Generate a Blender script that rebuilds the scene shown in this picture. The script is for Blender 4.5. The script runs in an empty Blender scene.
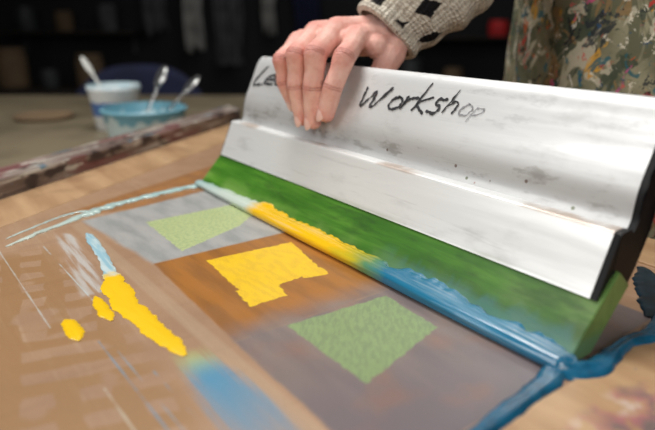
import bpy, bmesh, math, random
from mathutils import Vector, Matrix, noise
random.seed(4)
S=bpy.context.scene
COL=S.collection
Z0=0.80
try:
    S.view_settings.view_transform='Standard'
    S.view_settings.look='None'
except Exception: pass

# ------------------------------------------------------------------ helpers
def lin(c):
    o=[]
    for v in c[:3]:
        v=v/255.0
        o.append(v/12.92 if v<=0.04045 else ((v+0.055)/1.055)**2.4)
    return (o[0],o[1],o[2],1.0)

def link(me,name,mats=(),label=None,cat=None,parent=None,smooth=True,group=None,kind=None):
    ob=bpy.data.objects.new(name,me)
    COL.objects.link(ob)
    for m in (mats if isinstance(mats,(list,tuple)) else [mats]):
        me.materials.append(m)
    if smooth:
        for p in me.polygons: p.use_smooth=True
    if label: ob["label"]=label
    if cat: ob["category"]=cat
    if group: ob["group"]=group
    if kind: ob["kind"]=kind
    if parent:
        ob.parent=parent
        ob.matrix_parent_inverse=Matrix.Translation(-Vector(parent.location))
    return ob

def recenter(ob,loc):
    loc=Vector(loc)
    ob.data.transform(Matrix.Translation(-loc))
    ob.location=loc
    return ob

def empty(name,loc,label,cat,group=None):
    e=bpy.data.objects.new(name,None)
    e.location=loc; e.empty_display_size=0.05
    COL.objects.link(e)
    e["label"]=label; e["category"]=cat
    if group: e["group"]=group
    return e

def mesh_from(verts,faces):
    me=bpy.data.meshes.new("m")
    me.from_pydata([tuple(v) for v in verts],[],faces)
    me.update()
    return me

def fix(me):
    bm=bmesh.new(); bm.from_mesh(me)
    bmesh.ops.recalc_face_normals(bm,faces=bm.faces)
    bm.to_mesh(me); bm.free(); me.update()
    return me

def bevel(ob,w,seg=2,ang=35):
    m=ob.modifiers.new("bevel",'BEVEL'); m.width=w; m.segments=seg
    m.limit_method='ANGLE'; m.angle_limit=math.radians(ang)
    m.harden_normals=False
    return ob

def box_mesh(x0,x1,y0,y1,z0,z1):
    v=[(x0,y0,z0),(x1,y0,z0),(x1,y1,z0),(x0,y1,z0),(x0,y0,z1),(x1,y0,z1),(x1,y1,z1),(x0,y1,z1)]
    f=[(0,3,2,1),(4,5,6,7),(0,1,5,4),(1,2,6,5),(2,3,7,6),(3,0,4,7)]
    return mesh_from(v,f)

def prism_mesh(pts,z0,z1):
    n=len(pts)
    v=[(p[0],p[1],z0) for p in pts]+[(p[0],p[1],z1) for p in pts]
    f=[tuple(reversed(range(n))),tuple(range(n,2*n))]
    for i in range(n):
        j=(i+1)%n; f.append((i,j,n+j,n+i))
    return fix(mesh_from(v,f))

def join(meshes):
    bm=bmesh.new()
    for m in meshes: bm.from_mesh(m)
    me=bpy.data.meshes.new("m"); bm.to_mesh(me); bm.free()
    return me

def catmull(pts,n):
    out=[]; P=[Vector(p) for p in pts]
    for i in range(len(P)-1):
        a=P[max(i-1,0)];b=P[i];c=P[i+1];d=P[min(i+2,len(P)-1)]
        for k in range(n):
            t=k/n
            out.append(0.5*((2*b)+(c-a)*t+(2*a-5*b+4*c-d)*t*t+(3*b-a-3*c+d)*t**3))
    out.append(P[-1].copy())
    return out

def tube_mesh(path,radii,seg=16,squash=None,nz=0.0,nscale=60,cap=True,uv=False,seed=0,rib=0.0):
    P=[Vector(p) for p in path]; n=len(P)
    verts=[];faces=[]
    up=Vector((0,0,1))
    t0=(P[1]-P[0]).normalized()
    if abs(t0.dot(up))>0.9: up=Vector((1,0,0))
    a=(up-t0*up.dot(t0)).normalized()
    acc=0;lens=[]
    for i in range(n):
        t=(P[min(i+1,n-1)]-P[max(i-1,0)]).normalized()
        a=(a-t*a.dot(t)).normalized(); b=t.cross(a)
        r=radii[i] if not isinstance(radii,(int,float)) else radii
        if i: acc+=(P[i]-P[i-1]).length
        lens.append(acc)
        for k in range(seg):
            th=2*math.pi*k/seg
            sq=squash if squash else 1.0
            d=a*math.cos(th)*sq+b*math.sin(th)
            p=P[i]+d*r
            rr=r
            if rib and acc<0.05: rr=r*(1+rib*math.sin(th*36))
            if nz: p=P[i]+d*(rr*(1+nz*noise.noise(p*nscale+Vector((seed,0,0)))))
            verts.append(p)
    for i in range(n-1):
        for k in range(seg):
            k2=(k+1)%seg
            faces.append((i*seg+k,i*seg+k2,(i+1)*seg+k2,(i+1)*seg+k))
    if cap:
        faces.append(tuple(reversed(range(seg)))); faces.append(tuple(range((n-1)*seg,n*seg)))
    me=mesh_from(verts,faces)
    if uv:
        l=me.uv_layers.new(name="UVMap")
        for p in me.polygons:
            if len(p.vertices)!=4: continue
            ks=[v%seg for v in p.vertices]
            wrap=max(ks)-min(ks)>seg/2
            for li,v in zip(p.loop_indices,p.vertices):
                k=v%seg
                if wrap and k==0: k=seg
                l.data[li].uv=(k/seg*0.30,lens[v//seg])
    return me

def lathe_mesh(prof,center,seg=48):
    verts=[];faces=[];n=len(prof)
    for i,(r,z) in enumerate(prof):
        for k in range(seg):
            th=2*math.pi*k/seg
            verts.append((center[0]+r*math.cos(th),center[1]+r*math.sin(th),center[2]+z))
    for i in range(n-1):
        for k in range(seg):
            k2=(k+1)%seg
            faces.append((i*seg+k,i*seg+k2,(i+1)*seg+k2,(i+1)*seg+k))
    faces.append(tuple(reversed(range(seg))))
    faces.append(tuple(range((n-1)*seg,n*seg)))
    return fix(mesh_from(verts,faces))

def blob_mesh(chains,voxel,smooth=6,sub=3):
    bm=bmesh.new()
    for ch in chains:
        for i in range(len(ch)-1):
            p0=Vector(ch[i][0]);p1=Vector(ch[i+1][0]);r0=ch[i][1];r1=ch[i+1][1]
            L=(p1-p0).length; step=max(min(r0,r1)*0.22,voxel)
            n=max(1,int(L/step))
            for k in range(n+1):
                if k==0 and i>0: continue
                t=k/n
                bmesh.ops.create_icosphere(bm,subdivisions=sub,radius=r0+(r1-r0)*t,matrix=Matrix.Translation(p0.lerp(p1,t)))
    me=bpy.data.meshes.new("b"); bm.to_mesh(me); bm.free()
    ob=bpy.data.objects.new("tmp",me); COL.objects.link(ob)
    m=ob.modifiers.new("r",'REMESH'); m.mode='VOXEL'; m.voxel_size=voxel
    s=ob.modifiers.new("s",'SMOOTH'); s.factor=0.5; s.iterations=smooth
    dg=bpy.context.evaluated_depsgraph_get()
    out=bpy.data.meshes.new_from_object(ob.evaluated_get(dg))
    bpy.data.objects.remove(ob); bpy.data.meshes.remove(me)
    out.materials.clear()
    return out

# ------------------------------------------------------------------ node helper
class NT:
    def __init__(s,name,rough=0.5,metal=0.0,spec=0.5):
        s.mat=bpy.data.materials.new(name); s.mat.use_nodes=True
        s.t=s.mat.node_tree; s.b=s.t.nodes["Principled BSDF"]
        s.b.inputs["Roughness"].default_value=rough
        s.b.inputs["Metallic"].default_value=metal
        s.b.inputs["Specular IOR Level"].default_value=spec
    def new(s,k): return s.t.nodes.new(k)
    def put(s,sock,v):
        if isinstance(v,bpy.types.NodeSocket): s.t.links.new(v,sock)
        else: sock.default_value=v
    def co(s,kind="Object"):
        n=s.new("ShaderNodeTexCoord"); return n.outputs[kind]
    def math(s,op,a,b=0.0,clamp=False):
        n=s.new("ShaderNodeMath"); n.operation=op; n.use_clamp=clamp
        s.put(n.inputs[0],a); s.put(n.inputs[1],b); return n.outputs[0]
    def mapr(s,v,a,b,c=0.0,d=1.0,smooth=True):
        n=s.new("ShaderNodeMapRange"); n.interpolation_type='SMOOTHSTEP' if smooth else 'LINEAR'
        s.put(n.inputs[0],v)
        for i,x in enumerate((a,b,c,d)): n.inputs[1+i].default_value=x
        return n.outputs[0]
    def mix(s,f,a,b,mode='MIX'):
        n=s.new("ShaderNodeMix"); n.data_type='RGBA'; n.blend_type=mode
        s.put(n.inputs[0],f); s.put(n.inputs[6],a); s.put(n.inputs[7],b); return n.outputs[2]
    def mapping(s,v,scale=(1,1,1),rot=(0,0,0),loc=(0,0,0)):
        n=s.new("ShaderNodeMapping"); s.put(n.inputs[0],v)
        n.inputs[1].default_value=loc; n.inputs[2].default_value=rot; n.inputs[3].default_value=scale
        return n.outputs[0]
    def rotscale(s,v,ang,scale):
        return s.mapping(s.mapping(v,(1,1,1),(0,0,ang)),scale)
    def noise(s,v,scale,detail=3,rough=0.5,dist=0.0):
        n=s.new("ShaderNodeTexNoise"); s.put(n.inputs["Vector"],v)
        n.inputs["Scale"].default_value=scale; n.inputs["Detail"].default_value=detail
        n.inputs["Roughness"].default_value=rough; n.inputs["Distortion"].default_value=dist
        return n.outputs[0]
    def voro(s,v,scale,feature='F1',out="Distance",rnd=1.0,dim='3D',metric='EUCLIDEAN'):
        n=s.new("ShaderNodeTexVoronoi"); n.feature=feature; n.voronoi_dimensions=dim; n.distance=metric; s.put(n.inputs["Vector"],v)
        n.inputs["Scale"].default_value=scale
        n.inputs["Randomness"].default_value=rnd
        return n.outputs[out]
    def sep(s,v):
        n=s.new("ShaderNodeSeparateXYZ"); s.put(n.inputs[0],v); return n.outputs
    def ramp(s,f,stops,interp='LINEAR'):
        n=s.new("ShaderNodeValToRGB"); cr=n.color_ramp; cr.interpolation=interp
        while len(cr.elements)<len(stops): cr.elements.new(0.5)
        for e,(p,c) in zip(cr.elements,stops): e.position=p; e.color=c
        s.put(n.inputs[0],f); return n.outputs[0]
    def bump(s,h,strength=0.3,dist=0.001):
        n=s.new("ShaderNodeBump"); n.inputs["Strength"].default_value=strength
        n.inputs["Distance"].default_value=dist; s.put(n.inputs["Height"],h)
        s.t.links.new(n.outputs[0],s.b.inputs["Normal"]); return n
    def base(s,v): s.put(s.b.inputs["Base Color"],v)
    def rough(s,v): s.put(s.b.inputs["Roughness"],v)
    def poly(s,v,pts,soft=0.001,wob=None):
        a=sum(pts[i][0]*pts[(i+1)%len(pts)][1]-pts[(i+1)%len(pts)][0]*pts[i][1] for i in range(len(pts)))
        if a<0: pts=list(reversed(pts))
        cur=None
        for i in range(len(pts)):
            p=pts[i];q=pts[(i+1)%len(pts)]
            dx,dy=q[0]-p[0],q[1]-p[1];L=math.hypot(dx,dy)
            nx,ny=-dy/L,dx/L
            n=s.new("ShaderNodeVectorMath"); n.operation='DOT_PRODUCT'
            s.put(n.inputs[0],v); n.inputs[1].default_value=(nx,ny,0)
            d=s.math('SUBTRACT',n.outputs["Value"],nx*p[0]+ny*p[1])
            cur=d if cur is None else s.math('MINIMUM',cur,d)
        if wob is not None: cur=s.math('ADD',cur,wob)
        return s.mapr(cur,-soft,soft)

def simple(name,c,rough=0.6,metal=0.0,var=0.12,scale=8,bump=0.0,bscale=200,spec=0.5):
    m=NT(name,rough,metal,spec); co=m.co()
    n=m.noise(co,scale,4)
    c1=lin(c); c2=tuple(x*(1-var*2) for x in c1[:3])+(1,)
    m.base(m.mix(m.mapr(n,0.35,0.7),c1,c2))
    if bump: m.bump(m.noise(co,bscale,3),bump,0.001)
    return m.mat

# ------------------------------------------------------------------ materials
def screen_material():
    m=NT("printed screen fabric",0.42); co=m.co()
    x,y,z=m.sep(co)
    big=m.noise(co,7,4,0.6); fine=m.noise(co,260,2); mid=m.noise(co,40,3)
    base=m.mix(m.mapr(big,0.3,0.7),lin((180,146,118)),lin((156,122,94)))
    st=m.noise(m.mapping(co,(6,90,1)),1.0,4,0.65)
    base=m.mix(m.math('MULTIPLY',m.mapr(st,0.5,0.75),0.35),base,lin((200,174,146)))
    st2=m.noise(m.mapping(co,(80,7,1),(0,0,0.35)),1.0,3,0.6)
    base=m.mix(m.math('MULTIPLY',m.mapr(st2,0.55,0.7),0.22),base,lin((134,106,80)))
    och=m.poly(co,[(0.12,-0.32),(0.13,-0.222),(0.46,-0.212),(0.64,-0.36),(0.3,-0.48)],0.015)
    def bands(ang,per,lo,hi):
        r=m.mapping(co,(1,1,1),(0,0,ang)); rx=m.sep(r)
        w=m.math('ABSOLUTE',m.math('SUBTRACT',m.math('FRACT',m.math('ADD',m.math('MULTIPLY',rx[0],per),m.math('MULTIPLY',mid,0.30))),0.5))
        return m.mapr(w,lo,hi)
    b1=m.math('MULTIPLY',bands(0.25,34,0.24,0.27),m.mapr(m.noise(co,16,2),0.38,0.43))
    b2=m.math('MULTIPLY',bands(1.75,30,0.26,0.29),m.mapr(m.noise(m.mapping(co,loc=(5,2,0)),14,2),0.40,0.45))
    wm=m.math('MULTIPLY',m.math('MAXIMUM',b1,b2),och)
    base=m.mix(m.math('MULTIPLY',wm,0.55),base,lin((152,112,62)))
    f=m.poly(co,[(0.07,-0.186),(0.064,-0.174),(0.56,-0.160),(0.56,-0.172)],0.002,None)
    base=m.mix(m.math('MULTIPLY',f,0.25),base,lin((196,176,150)))
    wob=m.math('MULTIPLY',m.math('SUBTRACT',mid,0.5),0.006)
    wobf=m.math('MULTIPLY',m.math('SUBTRACT',m.noise(co,150,3),0.5),0.006)
    f=m.poly(co,[(0.024,-0.185),(-0.095,0.070),(0.02,0.10),(0.06,0.0),(0.045,-0.16)],0.003,wob)
    base=m.mix(m.math('MULTIPLY',f,0.85),base,m.mix(m.mapr(mid,.35,.65),lin((164,112,60)),lin((142,98,58))))
    f=m.poly(co,[(0.062,-0.172),(0.008,0.12),(0.228,0.12),(0.228,-0.152)],0.004,wob)
    pal=m.mix(m.mapr(m.noise(m.mapping(co,(18,60,1)),1,4),0.35,0.7),lin((172,176,176)),lin((146,154,156)))
    base=m.mix(m.math('MULTIPLY',f,0.86),base,pal)
    f=m.poly(co,[(0.108,-0.116),(0.106,0.0),(0.150,0.0),(0.180,-0.036),(0.213,-0.118)],0.001,wobf)
    g=m.mix(m.mapr(fine,0.4,0.65),lin((186,200,138)),lin((164,182,126)))
    base=m.mix(m.math('MULTIPLY',f,0.88),base,g)
    f=m.poly(co,[(0.228,-0.152),(0.228,0.12),(0.398,0.12),(0.398,-0.158)],0.002,m.math('MULTIPLY',wob,0.6))
    org=m.mix(m.mapr(m.noise(m.mapping(co,(12,70,1)),1,4),0.35,0.7),lin((170,110,42)),lin((144,94,42)))
    gry=m.mix(m.mapr(m.noise(m.mapping(co,(10,40,1)),1,4),0.35,0.7),lin((136,122,116)),lin((112,102,104)))
    tr=m.mapr(m.math('ADD',x,m.math('MULTIPLY',m.math('SUBTRACT',mid,0.5),0.02)),0.364,0.406)
    base=m.mix(m.math('MULTIPLY',f,.95),base,m.mix(tr,org,gry))
    f=m.poly(co,[(0.398,-0.158),(0.398,0.12),(0.556,0.12),(0.560,-0.16)],0.002,m.math('MULTIPLY',wob,0.6))
    gg=m.mix(m.mapr(m.math('SUBTRACT',x,m.math('MULTIPLY',y,0.3)),0.44,0.60),gry,lin((114,106,112)))
    rb=m.mapr(m.noise(co,22,3),0.50,0.75)
    gg=m.mix(m.math('MULTIPLY',rb,0.45),gg,lin((150,108,88)))
    base=m.mix(m.math('MULTIPLY',f,.96),base,gg)
    f1=m.poly(co,[(0.249,-0.109),(0.256,-0.018),(0.333,-0.034),(0.336,-0.116)],0.0009,wobf)
    f2=m.poly(co,[(0.325,-0.080),(0.325,-0.118),(0.357,-0.122),(0.357,-0.088)],0.0009,wobf)
    f3=m.poly(co,[(0.325,-0.030),(0.325,-0.056),(0.337,-0.058),(0.343,-0.034)],0.0009,wobf)
    f=m.math('MAXIMUM',m.math('MAXIMUM',f1,f2),f3)
    scr=m.mapr(m.noise(m.mapping(co,(60,180,1),(0,0,0.5)),1,3),0.42,0.62)
    ye=m.mix(m.math('MULTIPLY',scr,0.35),lin((244,200,36)),lin((214,170,60)))
    base=m.mix(f,base,ye)
    f=m.poly(co,[(0.400,-0.115),(0.406,-0.022),(0.468,-0.026),(0.493,-0.115)],0.0009,wobf)
    cs=m.mapr(m.noise(m.rotscale(co,0.7,(90,300,1)),1,3,0.7),0.42,0.60)
    gr=m.mix(m.math('MULTIPLY',cs,0.55),lin((140,166,110)),lin((112,134,98)))
    base=m.mix(m.math('MULTIPLY',f,0.88),base,gr)
    # wet streaky blue film continuing the smear, and faint white film
    strk=m.math('MULTIPLY',m.math('SUBTRACT',m.noise(m.mapping(co,(7,150,1)),1,4,0.65),0.5),0.030)
    f=m.poly(co,[(0.384,-0.197),(0.390,-0.182),(0.46,-0.174),(0.66,-0.168),(0.66,-0.206),(0.46,-0.206)],0.007,strk)
    fade=m.math('MULTIPLY',m.mapr(x,0.378,0.41),m.mapr(m.math('SUBTRACT',x,m.math('MULTIPLY',strk,3.0)),0.41,0.58,1.0,0.0))
    bl=m.mix(m.mapr(x,0.39,0.43),lin((176,186,120)),lin((78,148,184)))
    base=m.mix(m.math('MULTIPLY',m.math('MULTIPLY',f,fade),0.95),base,bl)
    f=m.poly(co,[(0.085,-0.205),(0.10,-0.192),(0.26,-0.205),(0.26,-0.225)],0.003,wob)
    s3=m.mapr(m.noise(m.mapping(co,(10,160,1)),1,3),0.4,0.6)
    base=m.mix(m.math('MULTIPLY',m.math('MULTIPLY',f,s3),0.6),base,lin((206,212,212)))
    for ya,yb,xa,xb,c in [(-0.2360,-0.2348,0.34,0.62,(100,146,172)),(-0.2500,-0.2488,0.40,0.62,(196,190,172)),(-0.2180,-0.2172,0.40,0.60,(104,148,172)),(-0.265,-0.2640,0.05,0.30,(196,200,196)),(-0.2255,-0.2245,0.12,0.30,(190,206,208)),(-0.2290,-0.2282,0.36,0.58,(120,156,176))]:
        f=m.poly(co,[(xa,ya),(xa,yb),(xb,yb+.006),(xb,ya+.006)],0.0006,m.math('MULTIPLY',wob,0.3))
        base=m.mix(m.math('MULTIPLY',m.math('MULTIPLY',f,m.mapr(m.noise(co,30,2),0.38,0.50)),0.7),base,lin(c))
    w=m.mapr(m.noise(co,900,1),0.3,0.7)
    base=m.mix(m.math('MULTIPLY',w,0.16),base,lin((80,60,45)))
    m.base(base)
    m.rough(m.mapr(big,0.3,0.7,0.28,0.46))
    m.bump(m.noise(co,700,2),0.16,0.0006)
    return m.mat

def wood_tan(name,c1=(192,158,120),c2=(166,130,96)):
    m=NT(name,0.40); co=m.co()
    g=m.noise(m.mapping(co,(5,30,20)),1,4,0.6)
    b=m.mix(m.mapr(g,0.3,0.7),lin(c1),lin(c2))
    dk=m.mapr(m.noise(co,11,4,0.6),0.54,0.68)
    b=m.mix(m.math('MULTIPLY',dk,0.4),b,lin((126,92,68)))
    v=m.voro(co,70); col=m.voro(co,70,out="Color")
    r=m.sep(col)
    sp=m.math('MULTIPLY',m.mapr(v,0.12,0.2,1,0),m.math('GREATER_THAN',r[0],0.90))
    b=m.mix(m.math('MULTIPLY',sp,0.6),b,m.ramp(r[1],[(0,lin((170,70,90))),(0.5,lin((60,110,130))),(1,lin((220,215,205)))]))
    st=m.math('MULTIPLY',m.poly(co,[(0.607,-0.14),(0.596,0.020),(0.70,0.035),(0.70,-0.14)],0.01,m.math('MULTIPLY',m.math('SUBTRACT',m.noise(co,30,3),0.5),0.05)),m.mapr(m.noise(co,45,4,0.7),0.42,0.52))
    b=m.mix(m.math('MULTIPLY',st,0.75),b,m.ramp(m.noise(m.mapping(co,loc=(2,5,1)),40,3),[(0.35,lin((90,84,96))),(0.5,lin((168,96,112))),(0.62,lin((206,186,176)))]))
    m.base(b); m.bump(g,0.05,0.001)
    return m.mat

def metal_white(name,strip=False):
    m=NT(name,0.40,0.32); co=m.co()
    n=m.noise(m.mapping(co,(4,60,60)),1,4,0.6)
    a,b_=((234,235,234),(222,223,222)) if strip else ((222,223,223),(206,207,207))
    b=m.mix(m.mapr(n,0.3,0.7),lin(a),lin(b_))
    x,y,z=m.sep(co)
    sc=m.mapr(m.noise(m.mapping(co,(9,200,200)),1,4,0.75),0.58,0.70)
    b=m.mix(m.math('MULTIPLY',sc,0.20),b,lin((140,138,136)))
    smg=m.mapr(m.noise(m.mapping(co,(16,30,30)),1,4,0.6),0.54,0.72)
    b=m.mix(m.math('MULTIPLY',smg,0.25),b,lin((150,148,144)))
    if not strip:
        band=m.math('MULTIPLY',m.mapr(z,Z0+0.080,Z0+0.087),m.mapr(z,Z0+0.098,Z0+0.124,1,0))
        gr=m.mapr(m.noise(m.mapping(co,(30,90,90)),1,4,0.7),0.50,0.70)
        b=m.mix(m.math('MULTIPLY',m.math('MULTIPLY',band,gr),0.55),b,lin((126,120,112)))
        b=m.mix(m.math('MULTIPLY',band,0.15),b,lin((150,146,140)))  # shade of the concave band, put into the colour as an even tone
        v=m.voro(co,85); r=m.sep(m.voro(co,85,out="Color"))
        zone=m.math('ADD',m.math('MULTIPLY',band,0.5),0.03)
        sp=m.math('MULTIPLY',m.mapr(v,0.10,0.16,1,0),m.math('LESS_THAN',r[0],zone))
        b=m.mix(m.math('MULTIPLY',sp,0.8),b,m.ramp(r[1],[(0,lin((96,66,52))),(0.5,lin((150,90,60))),(0.8,lin((90,100,60)))],'CONSTANT'))
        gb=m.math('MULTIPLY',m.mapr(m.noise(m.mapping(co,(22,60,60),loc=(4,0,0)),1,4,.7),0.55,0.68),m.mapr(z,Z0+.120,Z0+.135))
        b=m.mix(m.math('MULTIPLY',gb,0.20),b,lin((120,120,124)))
    else:
        rust=m.math('MULTIPLY',m.mapr(z,Z0+.0795,Z0+.0822),m.mapr(m.noise(m.mapping(co,(14,14,14)),1,3),0.48,0.6))
        b=m.mix(m.math('MULTIPLY',rust,0.6),b,lin((150,116,84)))
        low=m.math('MULTIPLY',m.mapr(z,Z0+.0385,Z0+.0435,1,0),m.mapr(n,0.4,0.6))
        b=m.mix(m.math('MULTIPLY',low,0.5),b,lin((120,130,90)))
    m.base(b); m.rough(m.mapr(n,0.3,0.7,0.32,0.48))
    return m.mat

def green_blade():
    m=NT("green polyurethane blade",0.34); co=m.co(); x,y,z=m.sep(co)
    n=m.noise(m.mapping(co,(4,36,36)),1,4,0.6); n2=m.noise(m.mapping(co,(12,220,220)),1,3,0.6); n3=m.noise(co,16,3)
    b=m.ramp(n,[(0.32,lin((42,86,24))),(0.48,lin((62,114,32))),(0.60,lin((84,136,44))),(0.74,lin((122,162,74)))])
    b=m.mix(m.math('MULTIPLY',m.mapr(n2,0.52,0.68),0.30),b,lin((34,68,28)))
    lo=m.math('MULTIPLY',m.mapr(z,Z0+0.006,Z0+0.024,1,0),m.mapr(n3,0.4,0.6))
    b=m.mix(m.math('MULTIPLY',lo,0.40),b,lin((142,170,96)))
    dk=m.math('MULTIPLY',m.mapr(m.noise(m.mapping(co,(9,30,30)),1,4,0.7),0.50,0.66),0.50)
    b=m.mix(dk,b,lin((40,64,32)))
    rt=m.mapr(m.math('ADD',x,m.math('MULTIPLY',m.math('SUBTRACT',n3,0.5),0.3)),0.38,0.60)
    b=m.mix(m.math('MULTIPLY',rt,0.62),b,m.mix(m.mapr(m.noise(m.mapping(co,(14,40,40)),1,4,.7),.4,.6),lin((116,134,88)),lin((74,92,60))))
    # thin ink smeared up the blade face at the near end
    sm=m.math('MULTIPLY',m.mapr(m.math('ADD',z,m.math('MULTIPLY',m.math('SUBTRACT',m.noise(m.mapping(co,(50,20,20)),1,3),0.5),0.03)),Z0+.012,Z0+.022,1,0),m.mapr(x,0.34,0.42))
    b=m.mix(m.math('MULTIPLY',sm,0.45),b,lin((70,124,136)))
    endf=m.mapr(x,0.5565,0.5572)
    b=m.mix(m.math('MULTIPLY',endf,0.7),b,lin((104,128,70)))
    m.base(b); m.bump(n2,0.12,0.001)
    return m.mat

def ink_mat(dark=False):
    m=NT("wet ink dark" if dark else "wet printing ink",0.14,0,0.6); co=m.co(); x,y,z=m.sep(co)
    n=m.noise(m.mapping(co,(1,3,3)),30,3); xx=m.math('ADD',x,m.math('MULTIPLY',m.math('SUBTRACT',n,0.5),0.05))
    xx=m.math('MULTIPLY',xx,1.6)
    B=lin((160,192,192));W=lin((196,208,198));Y=lin((236,186,28));G2=lin((186,172,44));G=lin((92,138,96));T=lin((36,112,146));T2=lin((30,98,132))
    b=m.ramp(xx,[(0.0,B),(0.14,W),(0.225,W),(0.262,Y),(0.49,Y),(0.545,G2),(0.585,G),(0.625,T),(0.80,lin((42,120,154))),(0.92,T2)])
    st=m.mapr(m.noise(m.mapping(co,(8,200,200)),1,3),0.52,0.70)
    b=m.mix(m.math('MULTIPLY',st,0.20),b,lin((210,222,214)) if not dark else lin((90,150,170)))
    if dark:
        b=m.mix(0.35,b,lin((22,70,98)))
        b=m.mix(m.math('MULTIPLY',m.mapr(m.noise(co,60,3),0.5,0.62),0.35),b,lin((20,44,60)))
    m.base(b); m.bump(m.noise(m.mapping(co,(9,260,260)),1,3),0.35,0.0015)
    return m.mat

def skin_mat():
    m=NT("skin",0.52,0,0.28); co=m.co()
    a=m.new("ShaderNodeAttribute"); a.attribute_name="redness"
    n=m.noise(co,55,3)
    b=m.mix(m.mapr(n,0.3,0.7),lin((236,190,176)),lin((224,168,154)))
    mo=m.mapr(m.noise(co,120,3),0.48,0.68)
    b=m.mix(m.math('MULTIPLY',mo,0.30),b,lin((212,140,128)))
    b=m.mix(m.math('MULTIPLY',a.outputs["Fac"],0.55),b,lin((218,124,114)))
    cr=m.new("ShaderNodeAttribute"); cr.attribute_name="crease"
    b=m.mix(m.math('MULTIPLY',cr.outputs["Fac"],0.50),b,lin((160,84,74)))
    m.base(b)
    m.b.inputs["Subsurface Weight"].default_value=0.08
    m.b.inputs["Subsurface Radius"].default_value=(0.01,0.004,0.002)
    m.b.inputs["Subsurface Scale"].default_value=0.4
    w=m.noise(m.mapping(co,(120,500,300)),1,3)
    h=m.math('ADD',m.noise(co,420,4,0.6),m.math('MULTIPLY',m.math('MULTIPLY',w,a.outputs["Fac"]),3.0))
    h=m.math('SUBTRACT',h,m.math('MULTIPLY',cr.outputs["Fac"],1.2))
    m.bump(h,0.5,0.0018)
    return m.mat

def knit_mat():
    m=NT("knitted wool",0.95,0,0.1); uv=m.co("UV")
    w=m.new("ShaderNodeTexWave"); w.wave_type='BANDS'; w.bands_direction='Y'
    m.put(w.inputs["Vector"],uv); w.inputs["Scale"].default_value=75; w.inputs["Distortion"].default_value=4.5; w.inputs["Detail"].default_value=2; w.inputs["Detail Scale"].default_value=3
    w2=m.new("ShaderNodeTexWave"); w2.wave_type='BANDS'; w2.bands_direction='X'
    m.put(w2.inputs["Vector"],uv); w2.inputs["Scale"].default_value=60; w2.inputs["Distortion"].default_value=4
    h=m.math('ADD',w.outputs[1],m.math('MULTIPLY',w2.outputs[1],0.8))
    n=m.noise(uv,160,3)
    b=m.mix(m.mapr(n,0.35,0.7),lin((224,216,200)),lin((182,172,158)))
    b=m.mix(m.math('MULTIPLY',m.mapr(h,0.2,1.2,1,0),0.24),b,lin((130,120,108)))
    vy=m.sep(uv)[1]
    rc=m.rotscale(uv,0.45,(27,15,1))
    v=m.voro(rc,1.0,rnd=0.6,dim='2D',metric='MANHATTAN')
    wob=m.math('MULTIPLY',m.math('SUBTRACT',m.noise(uv,120,3),0.5),0.20)
    k=m.mapr(m.math('ADD',v,wob),0.24,0.28,1,0)
    k=m.math('MULTIPLY',k,m.mapr(vy,0.006,0.010))
    b=m.mix(k,b,lin((32,30,32)))
    m.base(b); m.bump(m.math('ADD',h,n),0.6,0.002)
    return m.mat

def apron_mat():
    m=NT("paint splattered apron canvas",0.85,0,0.2); co=m.co()
    n=m.noise(co,14,4)
    b=m.mix(m.mapr(n,0.35,0.65),lin((160,154,126)),lin((112,110,86)))
    nn=m.new("ShaderNodeTexNoise"); m.put(nn.inputs["Vector"],co); nn.inputs["Scale"].default_value=50; nn.inputs["Detail"].default_value=6; nn.inputs["Roughness"].default_value=0.7
    sc=m.new("ShaderNodeVectorMath"); sc.operation='SCALE'; m.put(sc.inputs[0],nn.outputs["Color"]); sc.inputs["Scale"].default_value=0.06
    dist=m.new("ShaderNodeVectorMath"); dist.operation='ADD'
    m.put(dist.inputs[0],co); m.put(dist.inputs[1],sc.outputs[0]); d=dist.outputs[0]
    sm=m.mapping(d,(1,1,0.65))
    for i,(scale,lo,col) in enumerate([(12,0.52,(96,98,76)),(16,0.54,(68,78,64)),(20,0.56,(196,188,164)),(24,0.59,(46,52,58)),(22,0.59,(146,118,80)),
                         (30,0.64,(190,70,74)),(32,0.62,(214,160,64)),(30,0.62,(48,100,110)),(38,0.63,(36,38,46)),(42,0.62,(224,218,202)),(40,0.65,(210,98,56)),(36,0.66,(196,96,140))]):
        b=m.mix(m.math('MULTIPLY',m.mapr(m.noise(m.mapping(co,(1,1,.7),loc=(i*3.7,i*1.3,3)),scale,4,0.65,1.0),lo,lo+.03),0.85),b,lin(col))
    for scale,thr,keep,cols in [(48,0.28,0.34,[(206,90,130),(216,130,60),(60,110,120),(196,60,56)]),
                                (95,0.32,0.34,[(36,36,42),(226,218,196),(50,84,120),(206,100,94)])]:
        v=m.voro(sm,scale); r=m.sep(m.voro(sm,scale,out="Color"))
        f=m.math('MULTIPLY',m.mapr(v,thr-0.05,thr+0.05,1,0),m.math('LESS_THAN',r[0],keep))
        c=m.ramp(r[1],[(0,lin(cols[0])),(0.25,lin(cols[1])),(0.5,lin(cols[2])),(0.75,lin(cols[3]))],'CONSTANT')
        b=m.mix(m.math('MULTIPLY',f,0.9),b,c)
    m.base(b); m.bump(m.noise(co,300,2),0.3,0.001)
    return m.mat

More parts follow.
